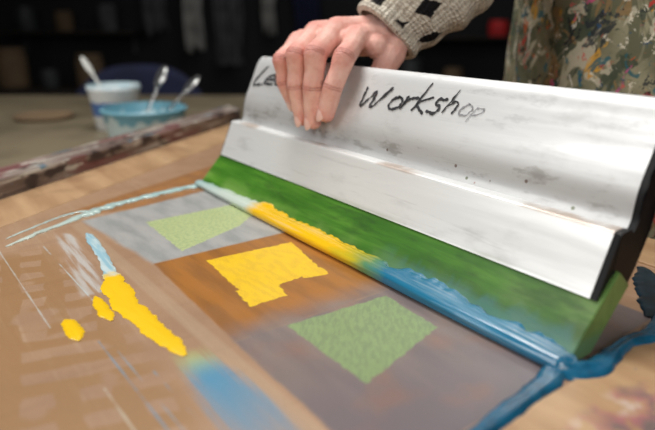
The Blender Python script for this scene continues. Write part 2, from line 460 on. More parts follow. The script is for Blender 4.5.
def bar_mat():
    m=NT("ink stained wood",0.42); co=m.co()
    rc=m.mapping(co,(1,1,1),(0,0,-2.157))
    n=m.noise(m.mapping(rc,(7,120,120)),1,4,0.6); n2=m.noise(m.mapping(rc,(12,40,40)),1,4,0.6)
    b=m.ramp(n,[(0.3,lin((80,68,62))),(0.46,lin((118,100,92))),(0.56,lin((150,136,126))),(0.68,lin((204,198,186)))])
    b=m.mix(m.mapr(n2,0.55,0.60),b,lin((58,48,48)))
    b=m.mix(m.math('MULTIPLY',m.mapr(m.noise(m.mapping(rc,(9,30,30),loc=(3,1,0)),1,3),0.56,0.60),0.65),b,lin((118,62,64)))
    b=m.mix(m.math('MULTIPLY',m.mapr(m.noise(m.mapping(rc,(20,70,70),loc=(7,1,0)),1,3),0.62,0.65),0.75),b,lin((204,198,186)))
    b=m.mix(m.math('MULTIPLY',m.mapr(m.noise(m.mapping(rc,(16,60,60),loc=(1,8,0)),1,3),0.63,0.66),0.8),b,lin((70,110,130)))
    m.base(b); m.bump(n2,0.12,0.001)
    return m.mat

M_SCREEN=screen_material()
M_TAN=wood_tan("tan taped wood")
M_BENCH=simple("olive bench top",(132,120,98),0.4,var=0.16,scale=7)
M_ALU=metal_white("satin aluminium handle"); M_STRIP=metal_white("bright aluminium clamp strip",True); M_GREEN=green_blade(); M_INK=ink_mat(); M_INKD=ink_mat(True)
M_BLACK=simple("black plastic",(12,12,14),0.5,var=0.2,scale=30,spec=0.3)
M_DTEAL=simple("dark teal ink",(18,44,58),0.3,var=0.3,scale=60)
M_MARK=simple("black marker ink",(44,44,50),0.5,var=0.35,scale=140)
M_MARKF=simple("faded marker ink",(144,144,148),0.6,var=0.1)
M_SKIN=skin_mat(); M_NAIL=simple("fingernail",(236,192,182),0.25,var=0.05)
M_KNIT=knit_mat(); M_APRON=apron_mat(); M_BAR=bar_mat()
M_WALL=simple("dark wall paint",(42,42,44),0.9,var=0.2,scale=1.5)
M_FLOOR=simple("dark concrete floor",(52,50,48),0.7,var=0.2,scale=2)
M_DWOOD=simple("dark wood",(50,42,36),0.6,var=0.2,scale=10)
M_STEEL=simple("steel",(205,205,205),0.22,0.9,var=0.05)
M_GREYM=simple("grey metal",(84,86,88),0.5,0.3)
M_NAVY=simple("navy fabric",(34,40,72),0.85,var=0.15)
M_WHITEP=simple("white plastic",(222,222,216),0.4,var=0.03)
M_PALEB=simple("pale blue plastic",(160,200,206),0.35,var=0.06)
M_TEAL=simple("teal ink",(70,150,170),0.25,var=0.1)
M_JEAN=simple("dark trousers",(44,48,62),0.9,var=0.15)
M_HAIR=simple("brown hair",(60,42,30),0.6,var=0.2,scale=60)
M_SHOE=simple("shoe leather",(36,30,28),0.5)
M_EYE=simple("eye",(230,228,224),0.2,var=0.0)
M_RED=simple("red glow stand-in",(245,64,64),0.5)
M_CARD=simple("cardboard",(124,102,76),0.8)
M_CLOTH=simple("grey cloth",(196,194,188),0.9,var=0.25)
M_CLOTHD=simple("dark grey cloth",(100,100,102),0.9,var=0.25)

# ------------------------------------------------------------------ room (rotated against the bench)
RC=Vector((0.740,-0.326,0)); RF=Vector((-0.807,0.590,0)).normalized(); RL=Vector((0.590,0.807,0)).normalized()
def R(f,l,z): return RC+RF*f+RL*l+Vector((0,0,z))
def rbox(f0,f1,l0,l1,z0,z1):
    v=[R(f,l,z) for z in (z0,z1) for f,l in ((f0,l0),(f1,l0),(f1,l1),(f0,l1))]
    f=[(0,1,2,3),(7,6,5,4),(0,4,5,1),(1,5,6,2),(2,6,7,3),(3,7,4,0)]
    return fix(mesh_from(v,f))
for nm,a in {"floor":(-2.6,5.2,-3.2,3.6,-0.1,0.0),"ceiling":(-2.6,5.2,-3.2,3.6,3.0,3.1),
             "wall_north":(5.2,5.3,-3.2,3.6,0,3.0),"wall_south":(-2.7,-2.6,-3.2,3.6,0,3.0),
             "wall_west":(-2.6,5.2,-3.3,-3.2,0,3.0),"wall_east":(-2.6,5.2,3.6,3.7,0,3.0)}.items():
    o=link(rbox(*a),nm,M_FLOOR if nm=="floor" else M_WALL,smooth=False,kind="structure")
    o["label"]={"floor":"dark concrete workshop floor","ceiling":"dark painted workshop ceiling"}.get(nm,"dark painted workshop wall"); o["category"]="room"
o=link(rbox(5.17,5.2,-3.2,3.6,0,0.1),"baseboard_north",M_DWOOD,smooth=False,kind="structure"); o["label"]="dark wooden baseboard along the wall"; o["category"]="room"

# ------------------------------------------------------------------ bench + tables
def leg_box(cx,cy,w,z1,parent,mat):
    return link(box_mesh(cx-w/2,cx+w/2,cy-w/2,cy+w/2,0,z1),"leg",mat,parent=parent,smooth=False)
bench=empty("printing_bench",(0.05,-0.15,0),"wide olive-topped printing bench carrying the screen frame","bench")
o=link(box_mesh(-0.55,0.80,-0.62,0.30,Z0-0.09,Z0-0.05),"bench_top",M_BENCH,parent=bench,smooth=False); bevel(o,0.003)
for cx,cy in ((-0.48,-0.55),(0.73,-0.55),(-0.48,0.23),(0.73,0.23)): leg_box(cx,cy,0.06,Z0-0.09,bench,M_DWOOD)
ftab=empty("worktable",(-1.3,0.0,0),"large olive brown worktable holding ink tubs","table")
far=[(-0.552,-0.95),(-0.552,0.95),(-1.03,0.91),(-1.69-0.9*0.59,0.008-0.9*0.807)]
o=link(prism_mesh(far,Z0-0.09,Z0-0.05),"table_top",M_BENCH,parent=ftab,smooth=False); bevel(o,0.003)
for cx,cy in ((-0.62,-0.85),(-0.62,0.80),(-1.0,0.78),(-1.95,-0.68)): leg_box(cx,cy,0.05,Z0-0.09,ftab,M_DWOOD)

# ------------------------------------------------------------------ screen frame
dv=Vector((-0.553,0.833)); nv=Vector((0.833,0.553))
b0=Vector((-0.083,-0.233))
def ln(off,Y):
    p=b0+nv*off; t=(Y-p.y)/dv.y; q=p+dv*t; return (q.x,q.y)
frame=empty("screen_frame",(0.1,-0.1,Z0-0.05),"tan wooden silkscreen frame with a stretched printed mesh","screen frame")
YT,YB=0.285,-0.56
fab=[ln(0.087,YB+0.09),(0.568,YB+0.09),(0.568,0.215),ln(0.087,0.215)]
me=prism_mesh([(p[0],p[1]) for p in fab],-0.003,0.0)
o=link(me,"screen_mesh",M_SCREEN,parent=frame,smooth=False,label="tan screen mesh with pale, orange and grey print panels")
o.location=(0,0,Z0)
def rail(pts,h=0.003,nm="rail"):
    o=link(prism_mesh(pts,Z0-0.05,Z0+h),nm,M_TAN,parent=frame,smooth=False); bevel(o,0.0015); return o
rail([ln(0.0015,YB),ln(0.087,YB),ln(0.087,YT),ln(0.0015,YT)],0.001)
rail([(0.568,YB),(0.665,YB),(0.665,YT),(0.568,YT)],0.002)
rail([ln(0.087,0.215),(0.568,0.215),(0.568,YT),ln(0.087,YT)],0.002)
rail([ln(0.087,YB),(0.568,YB),(0.568,YB+0.09),ln(0.087,YB+0.09)],0.002)
bar=prism_mesh([ln(-0.050,YB),ln(0.0,YB),ln(0.0,0.30),ln(-0.050,0.30)],Z0-0.05,Z0+0.026)
o=link(bar,"edge_bar",M_BAR,label="ink-stained grey and maroon wooden bar beside the screen frame",cat="wooden bar",smooth=False); bevel(o,0.003)
recenter(o,(b0.x,b0.y,Z0-0.05))

# ------------------------------------------------------------------ squeegee
sq=empty("squeegee",(0.28,0.02,Z0),"long squeegee with white aluminium handle and green blade","squeegee")
strip=[(.0328,.0385),(.0334,.0392),(.0338,.0400),(.0512,.0795),(.0516,.0805),(.0522,.0816),(.0532,.0823),(.0545,.0826),(.0640,.0826),(.0640,.0780),(.0600,.070),(.0430,.0320)]
front=[(.0600,.0720),(.0665,.0800),(.0690,.0835),(.0708,.0875),(.0716,.0930),(.0722,.0985),(.0732,.1045),(.0752,.1110),(.0783,.1185),(.0822,.1265),(.0862,.135),(.0900,.1435),(.0935,.1515),(.0965,.1575),(.0995,.1618),(.1030,.1648),(.1065,.166),(.1105,.1650),(.1130,.161)]
back=[(.112,.148),(.105,.128),(.098,.108),(.093,.090),(.090,.078),(.077,.052),(.063,.030),(.053,.020),(.049,.024),(.045,.0320)]
prof=front+back
def extrude(prof,x0,x1,nx=1,rag=0.0):
    n=len(prof);v=[];f=[]
    for i in range(nx+1):
        x=x0+(x1-x0)*i/nx
        for p in prof:
            dx=dy=0
            if rag and i==nx:
                dx=rag*2.2*noise.noise(Vector((p[0]*120,p[1]*120,1))); dy=rag*noise.noise(Vector((p[0]*160,p[1]*160,5)))
            v.append((x+dx,p[0]+dy,Z0+p[1]))
    for i in range(nx):
        for k in range(n):
            k2=(k+1)%n; f.append((i*n+k,i*n+k2,(i+1)*n+k2,(i+1)*n+k))
    f.append(tuple(range(n))); f.append(tuple(nx*n+k for k in reversed(range(n))))
    return fix(mesh_from(v,f))
def smooth_by_angle(ob,a=30):
    me=ob.data
    bm=bmesh.new(); bm.from_mesh(me)
    for e in bm.edges:
        if len(e.link_faces)==2 and e.calc_face_angle(0)>math.radians(a): e.smooth=False
    bm.to_mesh(me); bm.free()
o=link(extrude(prof,0.0,0.549),"handle",M_ALU,parent=sq,label="satin silver-white aluminium handle with marker writing"); smooth_by_angle(o,28)
o=link(extrude(strip,0.0005,0.5485),"clamp_strip",M_STRIP,parent=sq,label="bright aluminium strip clamping the blade"); smooth_by_angle(o,28)
blade=[(0.0005,0.0015),(0.0385,0.0425),(0.052,0.056),(0.068,0.042),(0.030,0.0008),(0.004,0.0004)]
o=link(extrude(blade,-0.003,0.557,40),"blade",M_GREEN,parent=sq,smooth=False,label="green polyurethane blade streaked with ink"); bevel(o,0.0012)
capf=strip[:9]+front[1:]+back
o=link(extrude(capf,0.5492,0.5538,1,0.0012),"end_cap",M_BLACK,parent=sq,label="black plastic end cap"); smooth_by_angle(o,25)
o=link(extrude([(p[0]+.001,p[1]-.0005) for p in capf],-0.003,-0.0002),"end_cap",M_GREYM,parent=sq,label="grey end cap"); smooth_by_angle(o,25)
def ysurf(z):
    for (y0,z0),(y1,z1) in zip(front[4:16],front[5:17]):
        if z<=z1: 
            t=(z-z0)/(z1-z0); return y0+(y1-y0)*t
    return front[16][0]
def stroke(pts,w):
    P=catmull([Vector((a,b,0)) for a,b in pts],7) if len(pts)>2 else [Vector((pts[0][0],pts[0][1],0)).lerp(Vector((pts[1][0],pts[1][1],0)),k/6) for k in range(7)]
    P=[p+Vector((noise.noise(p*260+Vector((3,0,0))),noise.noise(p*260+Vector((0,9,0))),0))*.0013 for p in P]
    v=[];f=[]
    for i,p in enumerate(P):
        t=(P[min(i+1,len(P)-1)]-P[max(i-1,0)]).normalized(); n=Vector((-t.y,t.x,0))
        ww=w*(0.85+0.9*noise.noise(p*420))*(0.6 if i in(0,len(P)-1) else 1)
        for sgn in (-1,0,1):
            q=p+n*ww*0.5*sgn
            y=ysurf(q.y)
            v.append((q.x,y-0.0007,Z0+q.y+0.00035))
    for i in range(len(P)-1):
        f.append((3*i,3*i+1,3*i+4,3*i+3)); f.append((3*i+1,3*i+2,3*i+5,3*i+4))
    return mesh_from(v,f)
LT={'w':(1.0,[[(-.04,.86),(.10,.02),(.22,.10),(.42,.66),(.50,.06),(.62,.05),(.92,.98)]]),
 'o':(.46,[[(.30,.56),(.06,.40),(.04,.12),(.20,-.02),(.40,.14),(.40,.42),(.18,.60)]]),
 'r':(.36,[[(.02,.60),(.0,0)],[(.0,.22),(.14,.50),(.38,.56)]]),
 'k':(.46,[[(.10,1.18),(.0,-.02)],[(.44,.66),(.04,.28),(.42,-.08)]]),
 's':(.40,[[(.38,.54),(.14,.56),(.08,.38),(.28,.22),(.22,-.02),(-.06,.02)]]),
 'h':(.46,[[(.10,1.05),(.0,-.02)],[(.0,.2),(.2,.54),(.34,.42),(.32,-.02)]]),
 'p':(.5,[[(.04,.52),(-.04,-.30)],[(.02,.40),(.24,.54),(.32,.28),(.04,.08)]]),
 'L':(.40,[[(.16,1.0),(.0,.02),(.40,.05)]]),
 'e':(.42,[[(.02,.26),(.32,.34),(.24,.56),(.04,.42),(.04,.08),(.38,.08)]])}
def write(txt,x,z,hx,hz,w,dz,space,mat,label,slant=0.24):
    for ch in txt:
        wd,st=LT[ch]
        ms=[stroke([(x+a*hx+b*hx*slant,z+b*hz) for a,b in s],w) for s in st]
        link(join(ms),"marker_letter",mat,parent=sq,label=label)
        x+=wd*hx*space; z+=dz
    return x,z
x,z=write("works",0.236,0.1290,0.0390,0.0220,0.0029,0.0011,1.14,M_MARK,"black handwritten marker letter")
x,z=write("h",x,z,0.036,0.0200,0.0020,0.0006,1.05,M_MARK,"black handwritten marker letter")
write("o",x,z,0.030,0.0165,0.0016,0.0006,1.0,M_MARKF,"faded grey marker letter")
write("p",x+.016,z,0.030,0.0155,0.0010,0.0006,1.0,M_MARKF,"faded grey marker letter")
write("Lee",0.008,0.1310,0.060,0.0240,0.0032,0.001,1.0,M_MARK,"black handwritten marker letter")

# ------------------------------------------------------------------ ink
def ribbon_mesh(spine,h,seg=12,sub=14,wob=0.25,nsc=90,zb=0.0003,seed=0.0,ridge=0.25):
    P=catmull([Vector((a,b,c)) for a,b,c in spine],sub); v=[];f=[]
    acc=0
    for i,p in enumerate(P):
        a=P[max(i-1,0)];b=P[min(i+1,len(P)-1)]
        if i: acc+=(Vector((p.x,p.y,0))-Vector((P[i-1].x,P[i-1].y,0))).length
        t=Vector((b.x-a.x,b.y-a.y,0)).normalized(); n=Vector((-t.y,t.x,0)); q=Vector((p.x,p.y,0))
        for k in range(seg+1):
            s=-1+2*k/seg
            sd=3.7 if s>0 else -3.7
            ww=p.z*(1+wob*(1.6*noise.noise(Vector((acc*nsc+seed,sd,0)))+0.9*noise.noise(Vector((acc*nsc*3.1+seed,sd,2)))))
            pos=q+n*s*ww
            hh=h*min(1,p.z/0.006)*(max(0,1-abs(s)**2.6))**0.6
            hh*=1+ridge*noise.noise(Vector((acc*22+seed,s*3.2,1)))+ridge*.6*noise.noise(Vector((acc*60+seed,s*6,4)))
            v.append((pos.x,pos.y,zb+max(0,hh)))
    for i in range(len(P)-1):
        for k in range(seg):
            a=i*(seg+1)+k; f.append((a,a+1,a+seg+2,a+seg+1))
    return fix(mesh_from(v,f))
def ink(mesh,label,mat=None,name="ink_smear",cat="ink"):
    o=link(mesh,name,mat or M_INK,label=label,cat=cat); o.location=(0,0,Z0); return o
def bead():
    seg=36; n=560; v=[];f=[]
    for i in range(n+1):
        x=-0.006+0.570*i/n
        g=min(1,max(0,(x+0.01)/0.20)); w=0.0052+0.0034*g; hgt=0.0042+0.0022*g
        big=noise.noise(Vector((x*8,0,0)))
        w*=1+.16*big; hgt*=1+.12*big
        endf=min(1,((i+.5)/8)**.5,((n-i+.5)/8)**.5)
        w*=endf;hgt*=endf
        yc=-0.0030
        rag=0.50+0.62*noise.noise(Vector((x*15,0,7)))+0.38*noise.noise(Vector((x*46,0,9)))+0.18*noise.noise(Vector((x*120,0,3)))
        for k in range(seg):
            th=2*math.pi*k/seg
            yy=math.cos(th);zz=math.sin(th)
            nn=0.45*noise.noise(Vector((x*6,yy*3.2,zz*3.2)))+0.28*noise.noise(Vector((x*16,yy*7,zz*7+4)))
            r=1+0.27*nn
            py=yc+w*yy*r; pz=hgt*0.8+hgt*zz*r
            up=max(0,yy+.10)/1.10
            if zz>-0.5:
                c=max(0,rag)*(up**2.8)*(.35+.65*g)
                py+=0.0090*c; pz+=0.0097*c
            pz=max(0.0002,pz)
            v.append((x,py,pz))
    for i in range(n):
        for k in range(seg):
            k2=(k+1)%seg; f.append((i*seg+k,i*seg+k2,(i+1)*seg+k2,(i+1)*seg+k))
    f.append(tuple(range(seg))); f.append(tuple(n*seg+k for k in reversed(range(seg))))
    return fix(mesh_from(v,f))
ink(bead(),"glossy bead of pale blue, yellow and teal ink along the blade",name="ink_bead")
ink(ribbon_mesh([(0.002,-0.004,.006),(.006,-0.035,.0060),(.012,-.075,.0055),(.020,-.11,.005),(.032,-.144,.007),(.046,-.17,.005),(.061,-.196,.003),(.080,-.226,.0038),(.099,-.256,.0012)],0.0026,wob=0.62,nsc=75),"pale blue ragged ink trail along the edge of the print",name="ink_trail")
ink(ribbon_mesh([(.034,-.146,.002),(.026,-.165,.0025),(.030,-.185,.002),(.045,-.21,.0015),(.062,-.235,.0015),(.075,-.252,.0006)],0.0014,wob=0.6,nsc=90,seed=4),"thin pale blue ink drips beside the trail",name="ink_trail")
ink(ribbon_mesh([(.554,-.006,.009),(.560,-.03,.008),(.564,-.06,.0075),(.567,-.09,.0065),(.570,-.13,.0065),(.576,-.18,.0055),(.58,-.24,.003)],0.0052,wob=0.20,nsc=40,ridge=.3,sub=20),"thick teal ink ridge running off the end of the print",M_INKD,"ink_trail")
ink(ribbon_mesh([(.548,-.010,.006),(.560,.000,.011),(.570,.016,.0105),(.567,.040,.0070),(.565,.060,.0065),(.569,.085,.0075),(.563,.110,.0060),(.556,.14,.006),(.55,.17,.003)],0.0062,wob=0.22,nsc=42,seed=5,ridge=.3,sub=20),"thick teal ink rope curling past the blade end",M_INKD,"ink_trail")
ink(ribbon_mesh([(.553,.115,.003),(.545,.135,.008),(.532,.160,.011),(.515,.190,.010),(.50,.205,.003)],0.0022,wob=0.25,nsc=40,seed=9,sub=20),"dark teal puddle of ink behind the squeegee",M_DTEAL,"ink_puddle")
YM=NT("yellow ink",0.22); YM.base(lin((242,196,30))); YM.bump(YM.noise(YM.mapping(YM.co(),(60,260,60)),1,3),0.25,0.001); M_YEL=YM.mat
PM=NT("smear ink",0.3); c_=PM.co(); X_,Y_,Z_=PM.sep(c_)
PM.base(PM.mix(PM.mapr(PM.math('ADD',X_,PM.math('MULTIPLY',PM.math('SUBTRACT',PM.noise(c_,80,3),0.5),0.03)),0.222,0.240),PM.mix(PM.mapr(PM.noise(PM.mapping(c_,(20,200,20)),1,3),0.4,0.6),lin((196,214,216)),lin((150,190,204))),lin((242,196,30))))
PM.bump(PM.noise(PM.mapping(c_,(60,260,60)),1,3),0.25,0.001); M_SM=PM.mat
ink(ribbon_mesh([(.106,-.1795,.001),(.125,-.180,.005),(.17,-.184,.005),(.215,-.190,.0055),(.240,-.194,.008),(.262,-.198,.0105),(.295,-.200,.0105),(.33,-.198,.0095),(.355,-.197,.0085),(.378,-.1945,.0065),(.395,-.194,.0015)],0.0013,wob=0.22,nsc=90),"wet smear of white-blue turning to yellow ink on the mesh",M_SM)
ink(ribbon_mesh([(.293,-.2465,.001),(.300,-.246,.0055),(.312,-.2455,.0065),(.324,-.246,.005),(.332,-.2465,.001)],0.0018,wob=0.2,seed=3),"small yellow ink blob on the mesh",M_YEL,"ink_blob")
ink(ribbon_mesh([(.266,-.2165,.001),(.275,-.217,.004),(.292,-.218,.005),(.305,-.2185,.005),(.316,-.2185,.001)],0.0018,wob=0.2,seed=8),"small yellow ink blob beside the long smear",M_YEL,"ink_blob")

# ------------------------------------------------------------------ ink tubs, bowl, spoons
def tub(cx,cy,z,rb,rt,h,mat,label,fill,name="ink_tub",cat="tub"):
    e=empty(name,(cx,cy,z),label,cat)
    pr=[(rb*0.92,0.0),(rb,0.004),(rb+(rt-rb)*0.9,h*0.88),(rt,h*0.90),(rt*1.035,h*0.905),(rt*1.035,h*0.96),(rt,h),(rt*0.965,h),(rt*0.955,h*0.9),(rb*0.95,0.008)]
    o=link(lathe_mesh(pr,(0,0,0)),"tub_body",mat); o.parent=e
    smooth_by_angle(o,40)
    rr=rb+(rt-rb)*0.6
    o2=link(lathe_mesh([(rr*0.93,h*0.55),(rr*0.93,h*0.66),(rr*0.5,h*0.68)],(0,0,0)),"ink_fill",fill); o2.parent=e
    return e
def tubmat(name,base,ink_c,z1,seed,band=True,amt=0.05):
    lm=NT(name,0.4); c_=lm.co(); X_,Y_,Z_=lm.sep(c_)
    nz=lm.math('MULTIPLY',lm.math('SUBTRACT',lm.noise(lm.mapping(c_,loc=(seed,0,0)),30,4),0.5),amt)
    b=lin(base)
    if band:
        bandm=lm.math('MULTIPLY',lm.mapr(Z_,.034,.037),lm.mapr(Z_,.068,.071,1,0))
        tx=lm.mapr(lm.noise(lm.mapping(c_,(50,50,14)),1,2),0.43,0.46)
        b=lm.mix(lm.math('MULTIPLY',lm.math('MULTIPLY',bandm,tx),0.95),b,lin((60,112,184)))
    drip=lm.mapr(lm.math('ADD',Z_,nz),z1,z1+.004)
    b=lm.mix(lm.math('MULTIPLY',drip,0.8),b,lin(ink_c))
    lm.base(b); return lm.mat
ZT=Z0-0.05
tub(-0.784,0.135,ZT,0.050,0.062,0.108,tubmat("tub label plastic",(232,236,236),(190,214,222),.098,1),"white plastic ink tub with a blue label band",M_PALEB)
tub(-0.600,0.142,ZT,0.080,0.092,0.074,tubmat("bowl plastic",(196,214,214),(76,150,172),.048,3,False,.08),"low white tub smeared with teal ink",M_TEAL,"ink_bowl","bowl")
def spoon(base,tip,mat,label,width=0.011):
    base=Vector(base);tip=Vector(tip)
    P=[base.lerp(tip,k/18) for k in range(19)]
    rr=[]
    for k in range(19):
        t=k/18
        rr.append(0.0042+ (width*math.sin(math.pi*min(1,max(0,(t-0.55)/0.47)))**0.8 if t>0.55 else 0.0012*t))
    me=tube_mesh(P,rr,14,squash=0.28)
    o=link(me,"spoon",mat,label=label,cat="spoon"); recenter(o,base); return o
spoon((-0.79,0.120,ZT+0.075),(-0.845,0.085,ZT+0.172),M_WHITEP,"white plastic spoon standing in the ink tub",0.007)
spoon((-0.615,0.150,ZT+0.050),(-0.630,0.210,ZT+0.158),M_STEEL,"steel spoon resting upright in the low tub",0.015)
spoon((-0.575,0.175,ZT+0.052),(-0.590,0.275,ZT+0.136),M_STEEL,"steel spoon leaning over the rim of the low tub",0.013)
o=link(fix(lathe_mesh([(0.06,0),(0.075,0.004),(0.078,0.012),(0.070,0.012),(0.05,0.006)],(0,0,0))),"tub_lid",M_CARD,label="brown plastic lid lying on the worktable",cat="lid"); o.location=(-1.05,0.02,ZT)
GM=simple("lime green ink",(130,160,70),0.4,var=0.1)
o=ink(ribbon_mesh([(-.15,-.30,.004),(-.19,-.235,.012),(-.22,-.19,.009),(-.25,-.14,.003)],0.001,wob=0.4,nsc=30),"lime green ink stain on the bench top",GM,"ink_stain"); o.location=(0,0,ZT)

# ------------------------------------------------------------------ background furniture
chair=empty("chair",R(2.62,-0.80,0),"navy upholstered chair tucked behind the worktable","chair")
def cpart(me,nm,mat,label=None):
    return link(me,nm,mat,parent=chair,label=label)
def rounded_panel(f,l0,l1,z0,z1,th,curve=0.05):
    v=[];fc=[];nu=14;nvv=8
    for s in (0,1):
        for j in range(nvv+1):
            for i in range(nu+1):
                u=-1+2*i/nu;w=j/nvv
                top=z1-(z1-z0)*0.35*abs(u)**3
                z=z0+(top-z0)*w
                v.append(R(f+th*s-curve*u*u,(l0+l1)/2+(l1-l0)/2*u*(0.93+0.07*math.sin(math.pi*w)),z))
    N=(nu+1)*(nvv+1)
    for s in (0,1):
        for j in range(nvv):
            for i in range(nu):
                a=s*N+j*(nu+1)+i; fc.append((a,a+1,a+nu+2,a+nu+1))
    for i in range(nu):
        fc.append((i,i+1,N+i+1,N+i)); a=nvv*(nu+1)+i; fc.append((a,a+1,N+a+1,N+a))
    for j in range(nvv):
        a=j*(nu+1); b=(j+1)*(nu+1); fc.append((a,b,N+b,N+a)); fc.append((a+nu,b+nu,N+b+nu,N+a+nu))
    return fix(mesh_from(v,fc))
cpart(rounded_panel(2.62,-1.08,-0.52,0.50,0.82,0.035),"backrest",M_NAVY)
o=cpart(rbox(2.63,3.05,-1.01,-0.59,0.44,0.49),"seat",M_NAVY); bevel(o,0.015,3)
for f,l in ((2.66,-0.98),(2.66,-0.62),(3.02,-0.98),(3.02,-0.62)): cpart(tube_mesh([R(f,l,0),R(f,l,0.45)],0.012,12),"leg",M_GREYM)
def cabinet(f0,l0,l1,h,label):
    e=empty("storage_cabinet",R(f0+0.2,(l0+l1)/2,0),label,"cabinet")
    o=link(rbox(f0+.02,f0+0.45,l0,l1,0,h-.03),"body",M_DWOOD,parent=e,smooth=False)
    o=link(rbox(f0,f0+0.46,l0-.01,l1+.01,h-.03,h),"cabinet_top",M_DWOOD,parent=e,smooth=False); bevel(o,.003)
    n=3; w=(l1-l0)/n
    for i in range(n):
        d=link(rbox(f0+.002,f0+.0195,l0+i*w+.008,l0+(i+1)*w-.008,.04,h-.045),"door",M_DWOOD,parent=e,smooth=False); bevel(d,.002)
        k=link(tube_mesh([R(f0-.02,l0+(i+1)*w-.05,h-.12),R(f0+.002,l0+(i+1)*w-.05,h-.12)],.01,12),"knob",M_GREYM); k.parent=d
    return e
cabinet(4.0,-2.35,-1.1,.55,"low dark wooden cabinet topped with storage jars")
cabinet(4.2,0.15,1.4,.50,"low dark wooden cabinet holding grey pots")
def wshelf(l0,l1,z,label):
    e=empty("wall_shelf",R(5.05,(l0+l1)/2,z-.02),label,"shelf")
    o=link(rbox(4.88,5.198,l0,l1,z-.022,z),"shelf_board",M_DWOOD,parent=e,smooth=False); bevel(o,.003)
    for l in (l0+.1,l1-.1): link(rbox(5.17,5.198,l-.01,l+.01,z-.18,z-.022),"bracket",M_GREYM,parent=e,smooth=False)
wshelf(-2.6,-1.5,.90,"dark wooden wall shelf with jars")
wshelf(0.2,1.75,.86,"dark wooden wall shelf with a jar standing in for a red glow")
def jar(f,l,z,r,h,mat,label):
    o=link(lathe_mesh([(r*0.9,0),(r,0.01),(r,h*0.8),(r*0.85,h*0.86),(r*0.85,h*0.88),(r*0.92,h*0.885),(r*0.92,h)],(0,0,0),24),"jar",mat,label=label,cat="jar"); o.location=R(f,l,z); smooth_by_angle(o,40); return o
for f,l,z,r,h,mat,lb in [(4.2,-2.15,.55,.10,.26,M_CARD,"brown storage jar on the cabinet"),(4.2,-1.9,.55,.06,.12,M_GREYM,"grey metal jar on the cabinet"),(4.2,-1.62,.55,.09,.22,M_CARD,"tall brown jar on the cabinet"),(4.2,-1.35,.55,.06,.14,M_CLOTH,"pale grey jar on the cabinet"),
      (5.03,-2.4,.90,.08,.18,M_GREYM,"grey metal jar on the wall shelf"),(5.03,-2.1,.90,.07,.15,M_CARD,"brown storage jar on the wall shelf"),(5.03,-1.75,.90,.07,.2,M_CLOTHD,"dark grey jar on the wall shelf"),
      (5.03,0.50,.86,.07,.16,M_CLOTHD,"dark grey jar on the wall shelf"),(4.4,0.6,.50,.08,.22,M_GREYM,"grey metal jar on the cabinet"),(5.03,1.37,.86,.080,.12,M_RED,"small red jar standing in for a red glow"),(4.4,0.9,.50,.07,.16,M_CARD,"brown storage jar on the cabinet")]:  # the red jar is made up, standing in for a red glow
    jar(f,l,z,r,h,mat,lb)
def hanging(f,l,w,z0,z1,mat,label,sd=0):
    n=24;v=[];fc=[];m_=10
    for s in (0,1):
        for j in range(m_+1):
            for i in range(n+1):
                u=i/n; tz=j/m_
                hem=.10*noise.noise(Vector((u*3+sd,0,0)))*tz
                zz=z1+(z0-z1)*tz+hem
                ww=w*(0.45+0.55*min(1,j/4)+.25*noise.noise(Vector((tz*3+sd,1,0))))
                v.append(R(f+0.025*math.sin(u*17+sd)*(0.4+tz)-0.006*s,l+(u-0.5)*ww+.05*noise.noise(Vector((tz*2+sd,5,0))),zz))
    N=(n+1)*(m_+1)
    for s in (0,1):
        for j in range(m_):
            for i in range(n):
                a=s*N+j*(n+1)+i; fc.append((a,a+1,a+n+2,a+n+1))
    o=link(fix(mesh_from(v,fc)),"hanging_cloth",mat,label=label,cat="cloth"); recenter(o,R(f,l,z1)); return o
hanging(5.1,-1.38,0.20,0.90,1.6,M_CLOTHD,"grey cloth hanging on the dark wall",1)
hanging(5.1,-1.08,0.14,0.76,1.6,M_CLOTH,"pale grey overall hanging on the wall",4)
hanging(5.1,-0.80,0.24,0.62,1.6,M_CLOTHD,"dark grey overall hanging on the wall",7)
hanging(5.1,-0.46,0.10,0.88,1.6,M_CLOTH,"pale towel hanging on the wall",11)
hanging(5.1,-0.18,0.22,0.8,1.6,M_NAVY,"navy apron hanging on the wall",15)

# ------------------------------------------------------------------ person
def V(x,y,z): return Vector((x,y,z+Z0))
W=V(.181,.172,.204)
F={'index':[V(.187,.120,.196),V(.2150,.0800,.1770),V(.2110,.0680,.1460),V(.2040,.0640,.1170)],
   'middle':[V(.161,.110,.204),V(.1900,.0600,.1800),V(.1870,.0580,.1440),V(.1840,.0605,.1070)],
   'ring':[V(.137,.097,.200),V(.1640,.0520,.1780),V(.1620,.0530,.1430),V(.1645,.0590,.1080)],
   'pinky':[V(.117,.086,.190),V(.1380,.0490,.1710),V(.1370,.0530,.1460),V(.1430,.0610,.1230)]}
RAD={'index':(.0138,.0128,.0116,.0103),'middle':(.0143,.0130,.0117,.0104),'ring':(.0136,.0124,.0112,.0100),'pinky':(.0122,.0110,.0100,.0090)}
wr={'index':V(.196,.168,.200),'middle':V(.184,.170,.208),'ring':V(.172,.170,.206),'pinky':V(.163,.165,.198)}
chains=[]
